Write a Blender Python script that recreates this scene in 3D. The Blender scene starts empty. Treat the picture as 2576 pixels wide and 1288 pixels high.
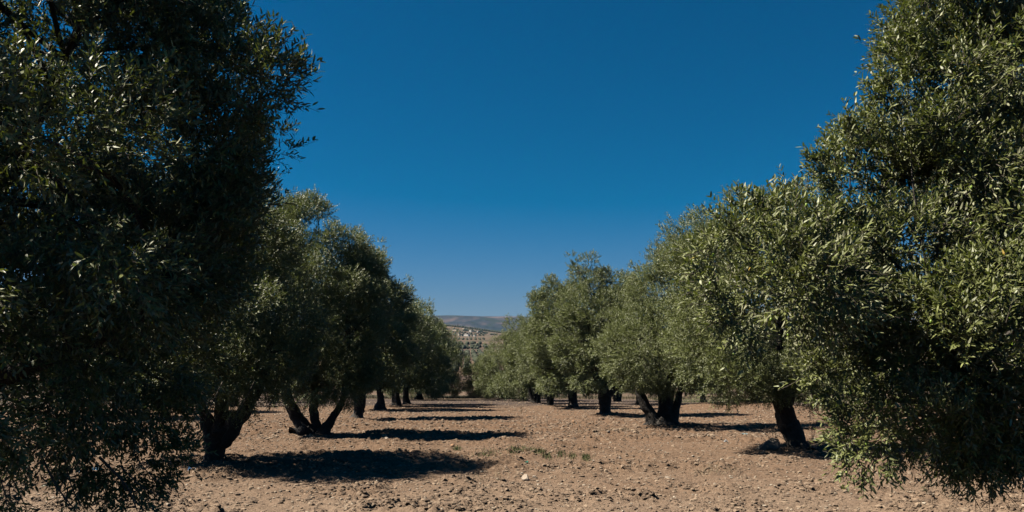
import bpy, math
import numpy as np

sc = bpy.context.scene
COL = sc.collection
PI = math.pi

# ------------------------------------------------------------------ layout helpers
F = 2000.0          # focal length in layout units (frame 2576 wide)
CAMZ = 1.6
HZ = 850.0          # level horizon row
SLOPE = 0.0575      # the grove falls away from the camera


def G(px, py):
    """ground point of the grove plane seen at layout position (px, py)"""
    y = CAMZ * F / (py - 965.0)
    return ((px - 1288.0) * y / F, y)


def W(px, py, y):
    return ((px - 1288.0) * y / F, y, CAMZ + (HZ - py) * y / F)


# ------------------------------------------------------------------ noise
_rs = np.random.RandomState(5)
_T = _rs.rand(256, 256)


def vnoise(x, y):
    x = np.asarray(x, float); y = np.asarray(y, float)
    xi = np.floor(x).astype(int); yi = np.floor(y).astype(int)
    fx = x - xi; fy = y - yi
    fx = fx * fx * (3 - 2 * fx); fy = fy * fy * (3 - 2 * fy)
    a = _T[xi & 255, yi & 255]; b = _T[(xi + 1) & 255, yi & 255]
    c = _T[xi & 255, (yi + 1) & 255]; d = _T[(xi + 1) & 255, (yi + 1) & 255]
    return (a * (1 - fx) + b * fx) * (1 - fy) + (c * (1 - fx) + d * fx) * fy


def fbm(x, y, o=4):
    s = 0; a = .5; t = 0
    for k in range(o):
        s = s + a * vnoise(x * 2 ** k + 17.3 * k, y * 2 ** k + 5.1 * k); t += a; a *= .5
    return s / t


def smooth(a, b, x):
    t = np.clip((x - a) / (b - a), 0, 1)
    return t * t * (3 - 2 * t)


MOUNDS = []   # (x, y, h, r)

PROF = np.array([(-60, 3.0), (0, 0), (84, -4.83), (100, -6.2), (200, -14), (340, -19), (500, -15), (900, -14),
                 (1100, -8.3), (1500, -2.1), (2200, 6), (2600, 22), (3000, 40), (3500, 20), (4500, -30),
                 (6500, 60), (8200, 190), (10000, 277), (11500, 250), (15000, 180)], float)


def zt(x, y, fine=True):
    x = np.asarray(x, float); y = np.asarray(y, float)
    z = np.interp(y, PROF[:, 0], PROF[:, 1])
    far = smooth(300, 1500, y)
    # near hill falls from left to right
    z = z - far * np.exp(-((y - 2950) / 500.0) ** 2) * (-8 + 30 * smooth(-270, 30, x * 2950 / np.maximum(y, 1500)))
    z = z + far * (fbm(x / 420.0 + 3, y / 520.0) - .5) * 4
    rid = smooth(4800, 8000, y)
    n = fbm(x / 1500.0 + 1.7, y / 1300.0 + 9, 5)
    z = z + rid * (n - .5) * 190 * (1 - .82 * smooth(9000, 9900, y))
    # grove surface
    near = 1 - smooth(150, 260, y)
    u = (fbm(x / 6.0, y / 6.0, 3) - .5) * .16
    for (mx, my, mh, mr) in MOUNDS:
        u = u + mh * np.exp(-((x - mx) ** 2 + (y - my) ** 2) / (mr * mr))
    if fine:
        nf = 1 - smooth(26, 60, y)
        c1 = fbm(x / .62 + 31, y / .62, 3)
        c2 = np.abs(vnoise(x / .17, y / .17 + 50) - .5) * 2
        c3 = vnoise(x / .085 + 8, y / .085)
        gate = smooth(.38, .68, fbm(x / 1.3 + 77, y / 1.0, 2))
        u = u + nf * ((c1 - .5) * .10 + gate * (.075 * (1 - c2) ** 1.6 + .055 * c3) + .035 * c3)
    return z + u * near


# ------------------------------------------------------------------ mesh helpers
def mesh_np(name, verts, faces, k, mats, mat_idx=None, attr=None, smooth_=False):
    """verts (N,3); faces: flat index array of k-gons"""
    me = bpy.data.meshes.new(name)
    verts = np.ascontiguousarray(verts, dtype=np.float32); faces = np.ascontiguousarray(faces, dtype=np.int32).ravel()
    nf = len(faces) // k
    me.vertices.add(len(verts)); me.vertices.foreach_set('co', verts.ravel())
    me.loops.add(len(faces)); me.loops.foreach_set('vertex_index', faces)
    me.polygons.add(nf)
    me.polygons.foreach_set('loop_start', np.arange(nf, dtype=np.int32) * k)
    me.polygons.foreach_set('loop_total', np.full(nf, k, dtype=np.int32))
    if mat_idx is not None:
        me.polygons.foreach_set('material_index', np.ascontiguousarray(mat_idx, dtype=np.int32))
    me.polygons.foreach_set('use_smooth', np.full(nf, smooth_, dtype=bool))
    me.update(calc_edges=True)
    if attr is not None:
        a = me.attributes.new('rnd', 'FLOAT', 'FACE')
        a.data.foreach_set('value', np.ascontiguousarray(attr, dtype=np.float32))
    for m in mats:
        me.materials.append(m)
    return me


def link(name, me, parent=None, loc=None):
    o = bpy.data.objects.new(name, me)
    COL.objects.link(o)
    if parent is not None:
        o.parent = parent
    if loc is not None:
        o.location = loc
    return o


def tag(o, label=None, cat=None, group=None, kind=None):
    if label: o['label'] = label
    if cat: o['category'] = cat
    if group: o['group'] = group
    if kind: o['kind'] = kind
    return o


class Tubes:
    """collects swept tubes into one mesh"""
    def __init__(self):
        self.v = []; self.f = []; self.n = 0

    def add(self, pts, rad, seg=8, gnarl=0.0, rng=None, flare=0.0, cap=True):
        pts = np.asarray(pts, float); rad = np.asarray(rad, float)
        n = len(pts)
        tan = np.gradient(pts, axis=0); tan /= np.linalg.norm(tan, axis=1)[:, None] + 1e-9
        ref = np.array([0.0, 1.0, 0.0]) if abs(tan[0][1]) < .8 else np.array([1.0, 0, 0])
        a = np.cross(tan, ref); a /= np.linalg.norm(a, axis=1)[:, None] + 1e-9
        b = np.cross(tan, a)
        th = np.arange(seg) * 2 * PI / seg
        R = rad[:, None] * np.ones(seg)[None, :]
        if gnarl > 0:
            ph = rng.rand(4) * 6
            i = np.arange(n)[:, None]
            R = R * (1 + gnarl * (.5 * np.sin(2 * th[None] + ph[0] + i * .35) + .45 * np.sin(3 * th[None] + ph[1] - i * .27)
                                  + .35 * np.sin(5 * th[None] + ph[2] + i * .6)) + gnarl * .6 * (rng.rand(n, seg) - .5))
            if flare > 0:
                t = np.clip(1 - np.arange(n) / (n * .3), 0, 1)[:, None] ** 1.5
                R = R * (1 + flare * t * (1 + .55 * np.sin(4 * th[None] + ph[3])))
        V = pts[:, None, :] + R[..., None] * (np.cos(th)[None, :, None] * a[:, None, :] + np.sin(th)[None, :, None] * b[:, None, :])
        base = self.n
        self.v.append(V.reshape(-1, 3)); self.n += n * seg
        ii, jj = np.meshgrid(np.arange(n - 1), np.arange(seg), indexing='ij')
        j2 = (jj + 1) % seg
        q = np.stack([base + ii * seg + jj, base + (ii + 1) * seg + jj, base + (ii + 1) * seg + j2, base + ii * seg + j2], -1)
        self.f.append(q.reshape(-1, 4))
        if cap:   # close the top by a pinched ring
            tip = pts[-1] + tan[-1] * rad[-1] * .6
            Vt = np.repeat(tip[None], seg, 0)
            b2 = self.n; self.v.append(Vt); self.n += seg
            j = np.arange(seg); jn = (j + 1) % seg; o = base + (n - 1) * seg
            self.f.append(np.stack([o + j, b2 + j, b2 + jn, o + jn], -1))

    def mesh(self, name, mat):
        return mesh_np(name, np.concatenate(self.v), np.concatenate(self.f), 4, [mat], smooth_=True)


def spline(P, n):
    """Catmull-Rom resampling of a polyline whose rows may hold radius too"""
    P = np.asarray(P, float)
    if len(P) == 2:
        t = np.linspace(0, 1, n)[:, None]
        return P[0] * (1 - t) + P[1] * t
    Q = np.vstack([2 * P[0] - P[1], P, 2 * P[-1] - P[-2]])
    out = []
    ts = np.linspace(0, len(P) - 1 - 1e-6, n)
    for t in ts:
        i = int(t); f = t - i
        p0, p1, p2, p3 = Q[i], Q[i + 1], Q[i + 2], Q[i + 3]
        out.append(.5 * ((2 * p1) + (-p0 + p2) * f + (2 * p0 - 5 * p1 + 4 * p2 - p3) * f * f + (-p0 + 3 * p1 - 3 * p2 + p3) * f ** 3))
    return np.array(out)


# ------------------------------------------------------------------ materials
def new_mat(name):
    m = bpy.data.materials.new(name); m.use_nodes = True
    nt = m.node_tree
    return m, nt, nt.nodes['Principled BSDF'], nt.nodes['Material Output']


def ramp(nt, fac, stops, interp='LINEAR'):
    r = nt.nodes.new('ShaderNodeValToRGB'); r.color_ramp.interpolation = interp
    e = r.color_ramp.elements
    while len(e) < len(stops): e.new(.5)
    for el, (p, c) in zip(e, stops):
        el.position = p; el.color = (*c, 1)
    nt.links.new(fac, r.inputs[0])
    return r.outputs[0]


def noise(nt, vec, scale, detail=4, rough=.55, dist=0):
    n = nt.nodes.new('ShaderNodeTexNoise'); n.inputs['Scale'].default_value = scale
    n.inputs['Detail'].default_value = detail; n.inputs['Roughness'].default_value = rough
    n.inputs['Distortion'].default_value = dist
    nt.links.new(vec, n.inputs['Vector'])
    return n.outputs['Fac']


def mix(nt, fac, a, b, mode='MIX'):
    m = nt.nodes.new('ShaderNodeMix'); m.data_type = 'RGBA'; m.blend_type = mode
    for s, v in ((m.inputs[0], fac), (m.inputs[6], a), (m.inputs[7], b)):
        if hasattr(v, 'links'): nt.links.new(v, s)
        elif isinstance(v, tuple): s.default_value = (*v, 1)
        else: s.default_value = v
    return m.outputs[2]


def math_(nt, op, a, b=0.0, clamp=False):
    m = nt.nodes.new('ShaderNodeMath'); m.operation = op; m.use_clamp = clamp
    for s, v in ((m.inputs[0], a), (m.inputs[1], b)):
        if hasattr(v, 'links'): nt.links.new(v, s)
        else: s.default_value = v
    return m.outputs[0]


def maprange(nt, v, a, b):
    m = nt.nodes.new('ShaderNodeMapRange'); m.inputs[1].default_value = a; m.inputs[2].default_value = b
    nt.links.new(v, m.inputs[0])
    return m.outputs[0]


def leaf_mat(name, top, under, old, gloss=.42, gmix=.5):
    m, nt, b, out = new_mat(name)
    at = nt.nodes.new('ShaderNodeAttribute'); at.attribute_name = 'rnd'
    v = at.outputs['Fac']
    k = lambda c, s: tuple(x * s for x in c)
    ct = ramp(nt, v, [(0, k(top, .6)), (.45, top), (.8, k(top, 1.35)), (.975, k(top, 1.7)), (.985, old), (1, old)])
    cu = ramp(nt, v, [(0, k(under, .7)), (.5, under), (1, k(under, 1.35))])
    geo = nt.nodes.new('ShaderNodeNewGeometry')
    c = mix(nt, geo.outputs['Backfacing'], ct, cu)
    nt.links.new(c, b.inputs['Base Color'])
    rg = mix(nt, geo.outputs['Backfacing'], (gloss,) * 3, (.75,) * 3)
    nt.links.new(rg, b.inputs['Roughness'])
    b.inputs['Specular IOR Level'].default_value = gmix
    tr = nt.nodes.new('ShaderNodeBsdfTranslucent')
    tc = mix(nt, 1.0, ct, (1.7, 1.9, .7), 'MULTIPLY')
    nt.links.new(tc, tr.inputs['Color'])
    ms = nt.nodes.new('ShaderNodeMixShader'); ms.inputs[0].default_value = .12
    nt.links.new(b.outputs[0], ms.inputs[1]); nt.links.new(tr.outputs[0], ms.inputs[2])
    nt.links.new(ms.outputs[0], out.inputs['Surface'])
    return m


M = {}
M['leaf_near'] = leaf_mat('olive_leaf', (.158, .176, .052), (.40, .40, .24), (.42, .27, .02), gloss=.50, gmix=.45)
M['leaf'] = leaf_mat('olive_leaf_grove', (.155, .176, .054), (.38, .38, .22), (.25, .19, .03), gloss=.5)
M['leaf_far'] = leaf_mat('olive_leaf_back_rows', (.155, .176, .060), (.38, .385, .23), (.2, .17, .04), gloss=.45, gmix=.4)

m, nt, b, out = new_mat('olive_bark')
tc = nt.nodes.new('ShaderNodeTexCoord').outputs['Object']
n1 = noise(nt, tc, 9, 6, .65, .6); n2 = noise(nt, tc, 40, 4)
c = ramp(nt, n1, [(.25, (.018, .014, .011)), (.5, (.042, .034, .027)), (.78, (.11, .098, .08))])
nt.links.new(c, b.inputs['Base Color']); b.inputs['Roughness'].default_value = .95
bp = nt.nodes.new('ShaderNodeBump'); bp.inputs['Strength'].default_value = 1; bp.inputs['Distance'].default_value = .04
nt.links.new(math_(nt, 'ADD', n1, math_(nt, 'MULTIPLY', n2, .4)), bp.inputs['Height']); nt.links.new(bp.outputs[0], b.inputs['Normal'])
M['bark'] = m

m, nt, b, out = new_mat('twig_bark')
b.inputs['Base Color'].default_value = (.13, .105, .075, 1); b.inputs['Roughness'].default_value = .8
M['twig'] = m

m, nt, b, out = new_mat('green_olive_fruit')
b.inputs['Base Color'].default_value = (.22, .33, .04, 1); b.inputs['Roughness'].default_value = .3
M['olive'] = m


def ground_mat():
    m, nt, b, out = new_mat('tilled_soil')
    geo = nt.nodes.new('ShaderNodeNewGeometry'); P = geo.outputs['Position']
    sp = nt.nodes.new('ShaderNodeSeparateXYZ'); nt.links.new(P, sp.inputs[0])
    X, Y, Z = sp.outputs
    n1 = noise(nt, P, .45, 5, .6); n2 = noise(nt, P, 3.5, 5, .65); n3 = noise(nt, P, 22, 4, .7); n4 = noise(nt, P, 70, 3, .7)
    soil = ramp(nt, n3, [(.25, (.112, .072, .045)), (.5, (.258, .176, .118)), (.72, (.41, .300, .212))])
    soil = mix(nt, maprange(nt, n2, .35, .7), soil, mix(nt, .55, soil, (.135, .088, .056)))
    soil = mix(nt, maprange(nt, n4, .66, .74), soil, (.36, .29, .21))
    # paler trampled track beside the camera, redder farther off
    near_pale = maprange(nt, math_(nt, 'ADD', Y, math_(nt, 'MULTIPLY', n1, 5)), 17, 11.5)
    soil = mix(nt, math_(nt, 'MULTIPLY', near_pale, .6), soil, (.32, .235, .168))
    red = maprange(nt, math_(nt, 'ADD', Y, math_(nt, 'MULTIPLY', n1, 20)), 15, 36)
    soil = mix(nt, math_(nt, 'MULTIPLY', red, .7), soil, mix(nt, n3, (.115, .064, .036), (.21, .128, .077)))
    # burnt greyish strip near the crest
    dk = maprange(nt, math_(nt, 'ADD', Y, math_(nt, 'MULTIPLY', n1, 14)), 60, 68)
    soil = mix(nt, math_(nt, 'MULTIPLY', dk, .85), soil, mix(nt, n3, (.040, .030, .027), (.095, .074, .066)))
    # dry grass beyond, green patch at the right
    dry = maprange(nt, math_(nt, 'ADD', Y, math_(nt, 'MULTIPLY', n1, 6)), 84, 88)
    soil = mix(nt, dry, soil, mix(nt, n3, (.15, .11, .06), (.25, .19, .115)))
    gx = maprange(nt, math_(nt, 'ADD', X, math_(nt, 'MULTIPLY', n1, 8)), 16, 22)
    gy = maprange(nt, math_(nt, 'ADD', Y, math_(nt, 'MULTIPLY', n1, 8)), 66, 72)
    gr = math_(nt, 'MULTIPLY', math_(nt, 'MULTIPLY', gx, gy), maprange(nt, n2, .3, .55), True)
    soil = mix(nt, math_(nt, 'MULTIPLY', gr, .75), soil, (.07, .08, .035))
    # far fields: long plots of tan, brown and scrub green
    mp = nt.nodes.new('ShaderNodeMapping'); mp.inputs['Scale'].default_value = (.0042, .0078, 0)
    mp.inputs['Rotation'].default_value = (0, 0, .25)
    nt.links.new(P, mp.inputs[0])
    vo = nt.nodes.new('ShaderNodeTexVoronoi'); nt.links.new(mp.outputs[0], vo.inputs['Vector'])
    vs = nt.nodes.new('ShaderNodeSeparateXYZ'); nt.links.new(vo.outputs['Color'], vs.inputs[0])
    fn = noise(nt, P, .012, 6, .65)
    fld = ramp(nt, vs.outputs[0], [(0, (.13, .088, .058)), (.3, (.17, .115, .077)), (.5, (.085, .055, .042)), (.7, (.20, .145, .095)),
                                   (.85, (.06, .062, .034)), (1, (.14, .10, .068))], 'CONSTANT')
    fld = mix(nt, maprange(nt, fn, .35, .7), fld, mix(nt, .5, fld, (.085, .065, .043)))
    mpr = nt.nodes.new('ShaderNodeMapping'); mpr.inputs['Scale'].default_value = (1, .45, 1); nt.links.new(P, mpr.inputs[0])
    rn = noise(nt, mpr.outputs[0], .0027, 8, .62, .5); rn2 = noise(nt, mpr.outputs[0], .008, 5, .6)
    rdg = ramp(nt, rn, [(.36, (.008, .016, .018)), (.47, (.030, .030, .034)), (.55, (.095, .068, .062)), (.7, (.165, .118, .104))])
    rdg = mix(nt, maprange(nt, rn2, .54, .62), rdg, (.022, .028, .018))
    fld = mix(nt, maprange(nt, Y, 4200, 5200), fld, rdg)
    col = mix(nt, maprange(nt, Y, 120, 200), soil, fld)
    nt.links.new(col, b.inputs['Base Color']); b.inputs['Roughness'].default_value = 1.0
    b.inputs['Specular IOR Level'].default_value = .15
    bp = nt.nodes.new('ShaderNodeBump'); bp.inputs['Strength'].default_value = .9; bp.inputs['Distance'].default_value = .05
    h = math_(nt, 'ADD', math_(nt, 'MULTIPLY', n3, .8), math_(nt, 'MULTIPLY', n4, .35))
    h = math_(nt, 'ADD', h, math_(nt, 'MULTIPLY', n2, .8))
    nt.links.new(math_(nt, 'MULTIPLY', h, maprange(nt, Y, 150, 80)), bp.inputs['Height']); nt.links.new(bp.outputs[0], b.inputs['Normal'])
    return m


M['ground'] = ground_mat()


def speck_mat(name, stops, rough=.95, scale=30):
    m, nt, b, out = new_mat(name)
    at = nt.nodes.new('ShaderNodeAttribute'); at.attribute_name = 'rnd'
    tc = nt.nodes.new('ShaderNodeTexCoord').outputs['Object']
    n = noise(nt, tc, scale, 4, .65)
    v = math_(nt, 'ADD', math_(nt, 'MULTIPLY', at.outputs['Fac'], .7), math_(nt, 'MULTIPLY', n, .3))
    nt.links.new(ramp(nt, v, stops), b.inputs['Base Color']); b.inputs['Roughness'].default_value = rough
    bp = nt.nodes.new('ShaderNodeBump'); bp.inputs['Distance'].default_value = .01; nt.links.new(n, bp.inputs['Height'])
    nt.links.new(bp.outputs[0], b.inputs['Normal'])
    return m


M['clod'] = speck_mat('soil_clod', [(.1, (.085, .055, .034)), (.5, (.19, .128, .082)), (.9, (.33, .238, .158))])
M['gravel'] = speck_mat('pale_gravel', [(.1, (.24, .175, .12)), (.5, (.34, .265, .19)), (.9, (.46, .39, .30))])
M['stone'] = speck_mat('limestone', [(.0, (.25, .19, .135)), (.15, (.34, .26, .19)), (.3, (.43, .35, .27))], scale=14)
M['orange_stone'] = speck_mat('orange_stone', [(.0, (.28, .15, .07)), (.3, (.38, .22, .12))], scale=14)
M['boulder'] = speck_mat('grey_boulder_rock', [(.0, (.04, .036, .03)), (.15, (.10, .088, .07)), (.3, (.20, .17, .13))], scale=9)
M['grass'] = speck_mat('green_grass', [(.1, (.08, .10, .03)), (.6, (.14, .17, .05)), (1, (.24, .22, .10))])
M['straw'] = speck_mat('dry_grass', [(.1, (.17, .125, .07)), (.6, (.27, .21, .125)), (1, (.36, .29, .19))])
M['far_tree'] = speck_mat('far_olive_foliage', [(.1, (.025, .034, .016)), (.6, (.045, .055, .027)), (1, (.08, .09, .05))], scale=.8)


def plain(name, c, r=.5):
    m, nt, b, out = new_mat(name)
    tc = nt.nodes.new('ShaderNodeTexCoord').outputs['Object']
    n = noise(nt, tc, 25, 3)
    nt.links.new(mix(nt, n, tuple(x * .75 for x in c), tuple(min(1, x * 1.15) for x in c)), b.inputs['Base Color'])
    b.inputs['Roughness'].default_value = r
    return m


# ------------------------------------------------------------------ olive trees
def unit(v):
    return v / (np.linalg.norm(v, axis=-1, keepdims=True) + 1e-9)


def sphere_dirs(rng, n):
    return unit(rng.normal(size=(n, 3)))


def make_puffs(rng, lobes, n, pr, zmin, inner=.22):
    L = np.array(lobes, float); C = L[:, :3]; R = L[:, 3:6]
    wgt = (R[:, 0] * R[:, 1] + R[:, 1] * R[:, 2] + R[:, 0] * R[:, 2]); wgt /= wgt.sum()
    P = []; N = []
    guard = 0
    while len(P) < n and guard < n * 40:
        guard += 1
        i = rng.choice(len(L), p=wgt)
        u = sphere_dirs(rng, 1)[0]
        inn = rng.rand() < inner
        s = rng.uniform(.25, .75) if inn else rng.uniform(.84, 1.0) ** 1
        p = C[i] + R[i] * u * s
        if p[2] < zmin: continue
        if not inn:
            q = np.linalg.norm((p - C) / R, axis=1); q[i] = 9
            if (q < .80).any(): continue
        if len(P) and rng.rand() < .8:
            dmin = np.min(np.linalg.norm(np.array(P) - p, axis=1))
            if dmin < pr * (.80 if pr > .3 else .66): continue
        P.append(p); N.append(unit(u / R[i]))
    return np.array(P), np.array(N)


def fray(rng, PC, PN, PR, pr, k=.42, up=.6):
    """small ragged shoots standing out of the crown's skin"""
    top = np.where(PN[:, 2] > -.15)[0]
    j = rng.choice(top, int(len(top) * k))
    out = PN[j] * rng.uniform(.6, 1.4 if pr > .3 or pr == .271 else 1.1, (len(j), 1)) * pr + rng.normal(0, .25 * pr, (len(j), 3))
    out[:, 2] += rng.uniform(0, up, len(j)) * pr
    n2 = unit(PN[j] + np.array([0, 0, .5]))
    P, N, Q = [PC, PC[j] + out], [PN, n2], [PR, pr * rng.uniform(.25, .5, len(j))]
    k2 = rng.choice(top, max(6, int(len(top) * .16)), replace=False)     # long leading shoots
    d = unit(PN[k2] * .7 + np.array([0, 0, .55]) + rng.normal(0, .35, (len(k2), 3)))
    L = rng.uniform(.9, 1.75, (len(k2), 1)) * pr
    for t in (.75, .95, 1.15, 1.35):
        P.append(PC[k2] + d * (L * t) * .95 + np.array([0, 0, -.06 * pr * t * t])); N.append(d); Q.append(np.full(len(k2), pr * (.34 - .12 * t)) )
    return np.vstack(P), np.vstack(N), np.concatenate(Q)


def make_leaves(rng, PC, PN, PRad, n_leaves, ll, lw, tl, m, hexa, weight=None):
    """twigs seated in each puff, opposite leaf pairs along each twig"""
    np_ = len(PC)
    wv = PRad ** 2 if weight is None else PRad ** 2 * weight
    nt_ = int(n_leaves / m)
    pi = rng.choice(np_, nt_, p=wv / wv.sum())
    u = sphere_dirs(rng, nt_)
    u = unit(u + PN[pi] * .45)
    rr = rng.rand(nt_) ** (1 / 2.4)
    B = PC[pi] + u * (PRad[pi] * rr)[:, None] * np.array([1.0, 1.0, .8])
    lift = np.where(PN[pi][:, 2] > -.3, .42, -.12) + rng.normal(0, .22, nt_)
    D = .75 * u + .45 * PN[pi] + rng.normal(0, .28, (nt_, 3)); D[:, 2] += lift
    D = unit(D)
    TL = tl * rng.uniform(.55, 1.25, nt_)
    # leaves
    k = np.arange(m)
    pair = k // 2
    t = (pair + .6) / (m / 2 + .2)
    s0 = unit(np.cross(D, sphere_dirs(rng, nt_)))
    s1 = np.cross(D, s0)
    ang = pair * (PI / 2) + 0.0
    sgn = np.where(k % 2 == 0, 1, -1)
    S = (s0[:, None, :] * (np.cos(ang) * sgn)[None, :, None] + s1[:, None, :] * (np.sin(ang) * sgn)[None, :, None])
    bend = -.12 * t ** 2
    base = B[:, None, :] + D[:, None, :] * (TL[:, None] * t[None, :])[..., None]
    base[..., 2] += (TL[:, None] * bend[None, :])
    base += rng.normal(0, .006, base.shape)
    fwd = (.55 + .5 * t)[None, :, None]
    LD = unit(D[:, None, :] * fwd + S * .8 + rng.normal(0, .16, S.shape))
    up = np.zeros_like(LD); up[..., 2] = .9
    Nn = up + D[:, None, :] * .45 - S * .25 + rng.normal(0, .38, S.shape)
    Nn = unit(Nn - (Nn * LD).sum(-1, keepdims=True) * LD)
    SD = np.cross(LD, Nn)
    ln = ll * rng.uniform(.65, 1.2, (nt_, m)) * (1 - .25 * t[None, :] ** 3)
    wd = lw * rng.uniform(.8, 1.15, (nt_, m))
    ln = ln[..., None]; wd = wd[..., None]
    rnd = np.clip(rng.rand(nt_, 1) * .45 + rng.rand(nt_, m) * .55, 0, 1)
    if hexa:
        c1 = base + LD * ln * .30 + Nn * ln * .03; c2 = base + LD * ln * .70 + Nn * ln * .015
        V = np.stack([base, c1 + SD * wd * .5, c2 + SD * wd * .42, base + LD * ln - Nn * ln * .05, c2 - SD * wd * .42, c1 - SD * wd * .5], 2)
        kk = 6
    else:
        c1 = base + LD * ln * .48 + Nn * ln * .04
        V = np.stack([base, c1 + SD * wd * .5, base + LD * ln, c1 - SD * wd * .5], 2)
        kk = 4
    V = V.reshape(-1, 3)
    # twig stems as thin strips of three-sided prisms
    e = B + D * TL[:, None]; e[:, 2] -= .2 * TL
    return V, kk, rnd.ravel(), B, e, D


def prisms(A, Bp, r):
    """thin 3-sided rods from A to Bp -> quads"""
    d = unit(Bp - A); a = unit(np.cross(d, np.array([.31, .77, .55]))); b = np.cross(d, a)
    V = []
    for q in range(3):
        th = q * 2 * PI / 3
        o = (a * math.cos(th) + b * math.sin(th)) * r
        V.append(A + o); V.append(Bp + o * .5)
    V = np.stack(V, 1)              # n,6,3
    n = len(A); base = (np.arange(n) * 6)[:, None, None]
    q = np.array([[0, 1, 3, 2], [2, 3, 5, 4], [4, 5, 1, 0]])[None]
    return V.reshape(-1, 3), (base + q).reshape(-1, 4)


def crown_mesh(rng, PC, PN, PRad, n_leaves, ll, lw, tl, m, hexa, mat, weight=None):
    V, k, rnd, A, E, D = make_leaves(rng, PC, PN, PRad, n_leaves, ll, lw, tl, m, hexa, weight)
    return mesh_np('crown', V, np.arange(len(V)), k, [mat], attr=rnd), (A, E, D)


def stems_mesh(rng, stems, targets, seg=10, nbr=26, zoff=0.0):
    T = Tubes(); nodes = []
    for P in stems:                       # rows (x,y,z,r)
        S = spline(P, max(8, 5 * len(P)))
        wob = np.cumsum(rng.normal(0, .012, (len(S), 3)), 0); wob[0] = 0
        T.add(S[:, :3] + wob, S[:, 3], seg + 4, .16, rng, flare=.45 if P[0][2] < .2 else 0)
        nodes.append(np.hstack([S[len(S) // 2:, :3] + wob[len(S) // 2:], S[len(S) // 2:, 3:]]))
    nodes = np.vstack(nodes)
    idx = rng.permutation(len(targets))[:nbr]
    for i in idx:
        p = targets[i]
        d = np.linalg.norm(nodes[:, :3] - p, axis=1) + np.maximum(0, nodes[:, 2] - p[2]) * .8
        a = nodes[np.argmin(d)]
        L = np.linalg.norm(p - a[:3])
        mid = (a[:3] + p) / 2 + rng.normal(0, .09, 3) * L + np.array([0, 0, .1 * L])
        r0 = min(a[3] * .6, .02 + .022 * L)
        S = spline([[*a[:3], r0], [*mid, r0 * .6], [*p, r0 * .22]], 9)
        T.add(S[:, :3], S[:, 3], 5, .1, rng)
    return T


TREES = []


def build_tree(label, base, stems, lobes, n_puffs, pr, n_leaves, ll, lw, tl, m=14, hexa=False, mat='leaf', seed=1, zmin=.7,
               group=None, nbr=26, twigs=False, inner=.22, extra=None, wfun=None, gz=None):
    """lobes / stems are given in metres relative to the tree's base"""
    rng = np.random.RandomState(seed)
    x, y = base
    z = float(zt(x, y, False)) - .05 if gz is None else gz
    root = link('olive_tree', None, None, (x, y, z))
    root.empty_display_size = .3
    tag(root, label, 'olive tree', group)
    PC, PN = make_puffs(rng, lobes, n_puffs, pr, zmin, inner)
    PR = pr * rng.uniform(.6, 1.4, len(PC))
    PC, PN, PR = fray(rng, PC, PN, PR, pr)
    if extra is not None:                  # extra sprays placed by hand: x,y,z,r, nx,ny,nz
        E = np.array(extra, float)
        PC = np.vstack([PC, E[:, :3]]); PR = np.concatenate([PR, E[:, 3]]); PN = np.vstack([PN, unit(E[:, 4:7])])
    wgt = None if wfun is None else wfun(PC)
    me, (A, En, D) = crown_mesh(rng, PC, PN, PR, n_leaves, ll, lw, tl, m, hexa, M[mat], wgt)
    link('crown', me, root)
    T = stems_mesh(rng, stems, PC, nbr=nbr)
    link('trunk', T.mesh('trunk', M['bark']), root)
    if twigs:
        V, q = prisms(A, En, .0022)
        # feeder twigs from puff hearts to twig feet
        j = rng.choice(len(A), len(A) // 3, replace=False)
        d2 = np.linalg.norm(A[j][:, None, :] - PC[None], axis=2) if len(j) * len(PC) < 6e6 else None
        if d2 is not None:
            ci = np.argmin(d2, 1)
            V2, q2 = prisms(PC[ci], A[j], .0045)
            q = np.vstack([q, q2 + len(V)]); V = np.vstack([V, V2])
        link('twigs', mesh_np('twigs', V, q, 4, [M['twig']]), root)
    TREES.append(root)
    return root, rng, (A, En, D), (PC, PN, PR)


def generic_lobes(rng, H, R, lean=(0, 0)):
    lx, ly = lean
    L = [(lx, ly, H * .58, R * .70, R * .70, H * .34)]
    n = rng.randint(6, 8); a0 = rng.rand() * 6
    for i in range(n):
        a = a0 + i * 2 * PI / n + rng.uniform(-.3, .3)
        d = R * rng.uniform(.48, .62)
        L.append((lx + math.cos(a) * d, ly + math.sin(a) * d, H * rng.uniform(.36, .60), R * rng.uniform(.38, .50), R * rng.uniform(.38, .50), H * rng.uniform(.17, .25)))
    for i in range(3):
        a = rng.rand() * 6
        L.append((lx + math.cos(a) * R * .3, ly + math.sin(a) * R * .3, H * rng.uniform(.76, .86), R * .34, R * .34, H * .14))
    return L


def px_lobes(base, Y0, lst, gz):
    """lobes written as (px, py, dY, rx_px, rz_px, ry_m) about distance Y0 -> metres relative to base"""
    out = []
    for (px, py, dy, rx, rz, ry) in lst:
        Y = Y0 + dy
        x, y, z = W(px, py, Y)
        out.append((x - base[0], y - base[1], z - gz, rx * Y / F, ry, rz * Y / F))
    return out


def px_stem(base, gz, pts, Y):
    """stem as (px,py,width_px[,dY])"""
    out = []
    for p in pts:
        yy = Y + (p[3] if len(p) > 3 else 0)
        x, y, z = W(p[0], p[1], yy)
        out.append((x - base[0], y - base[1], z - gz, p[2] * yy / F / 2))
    return out


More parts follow.
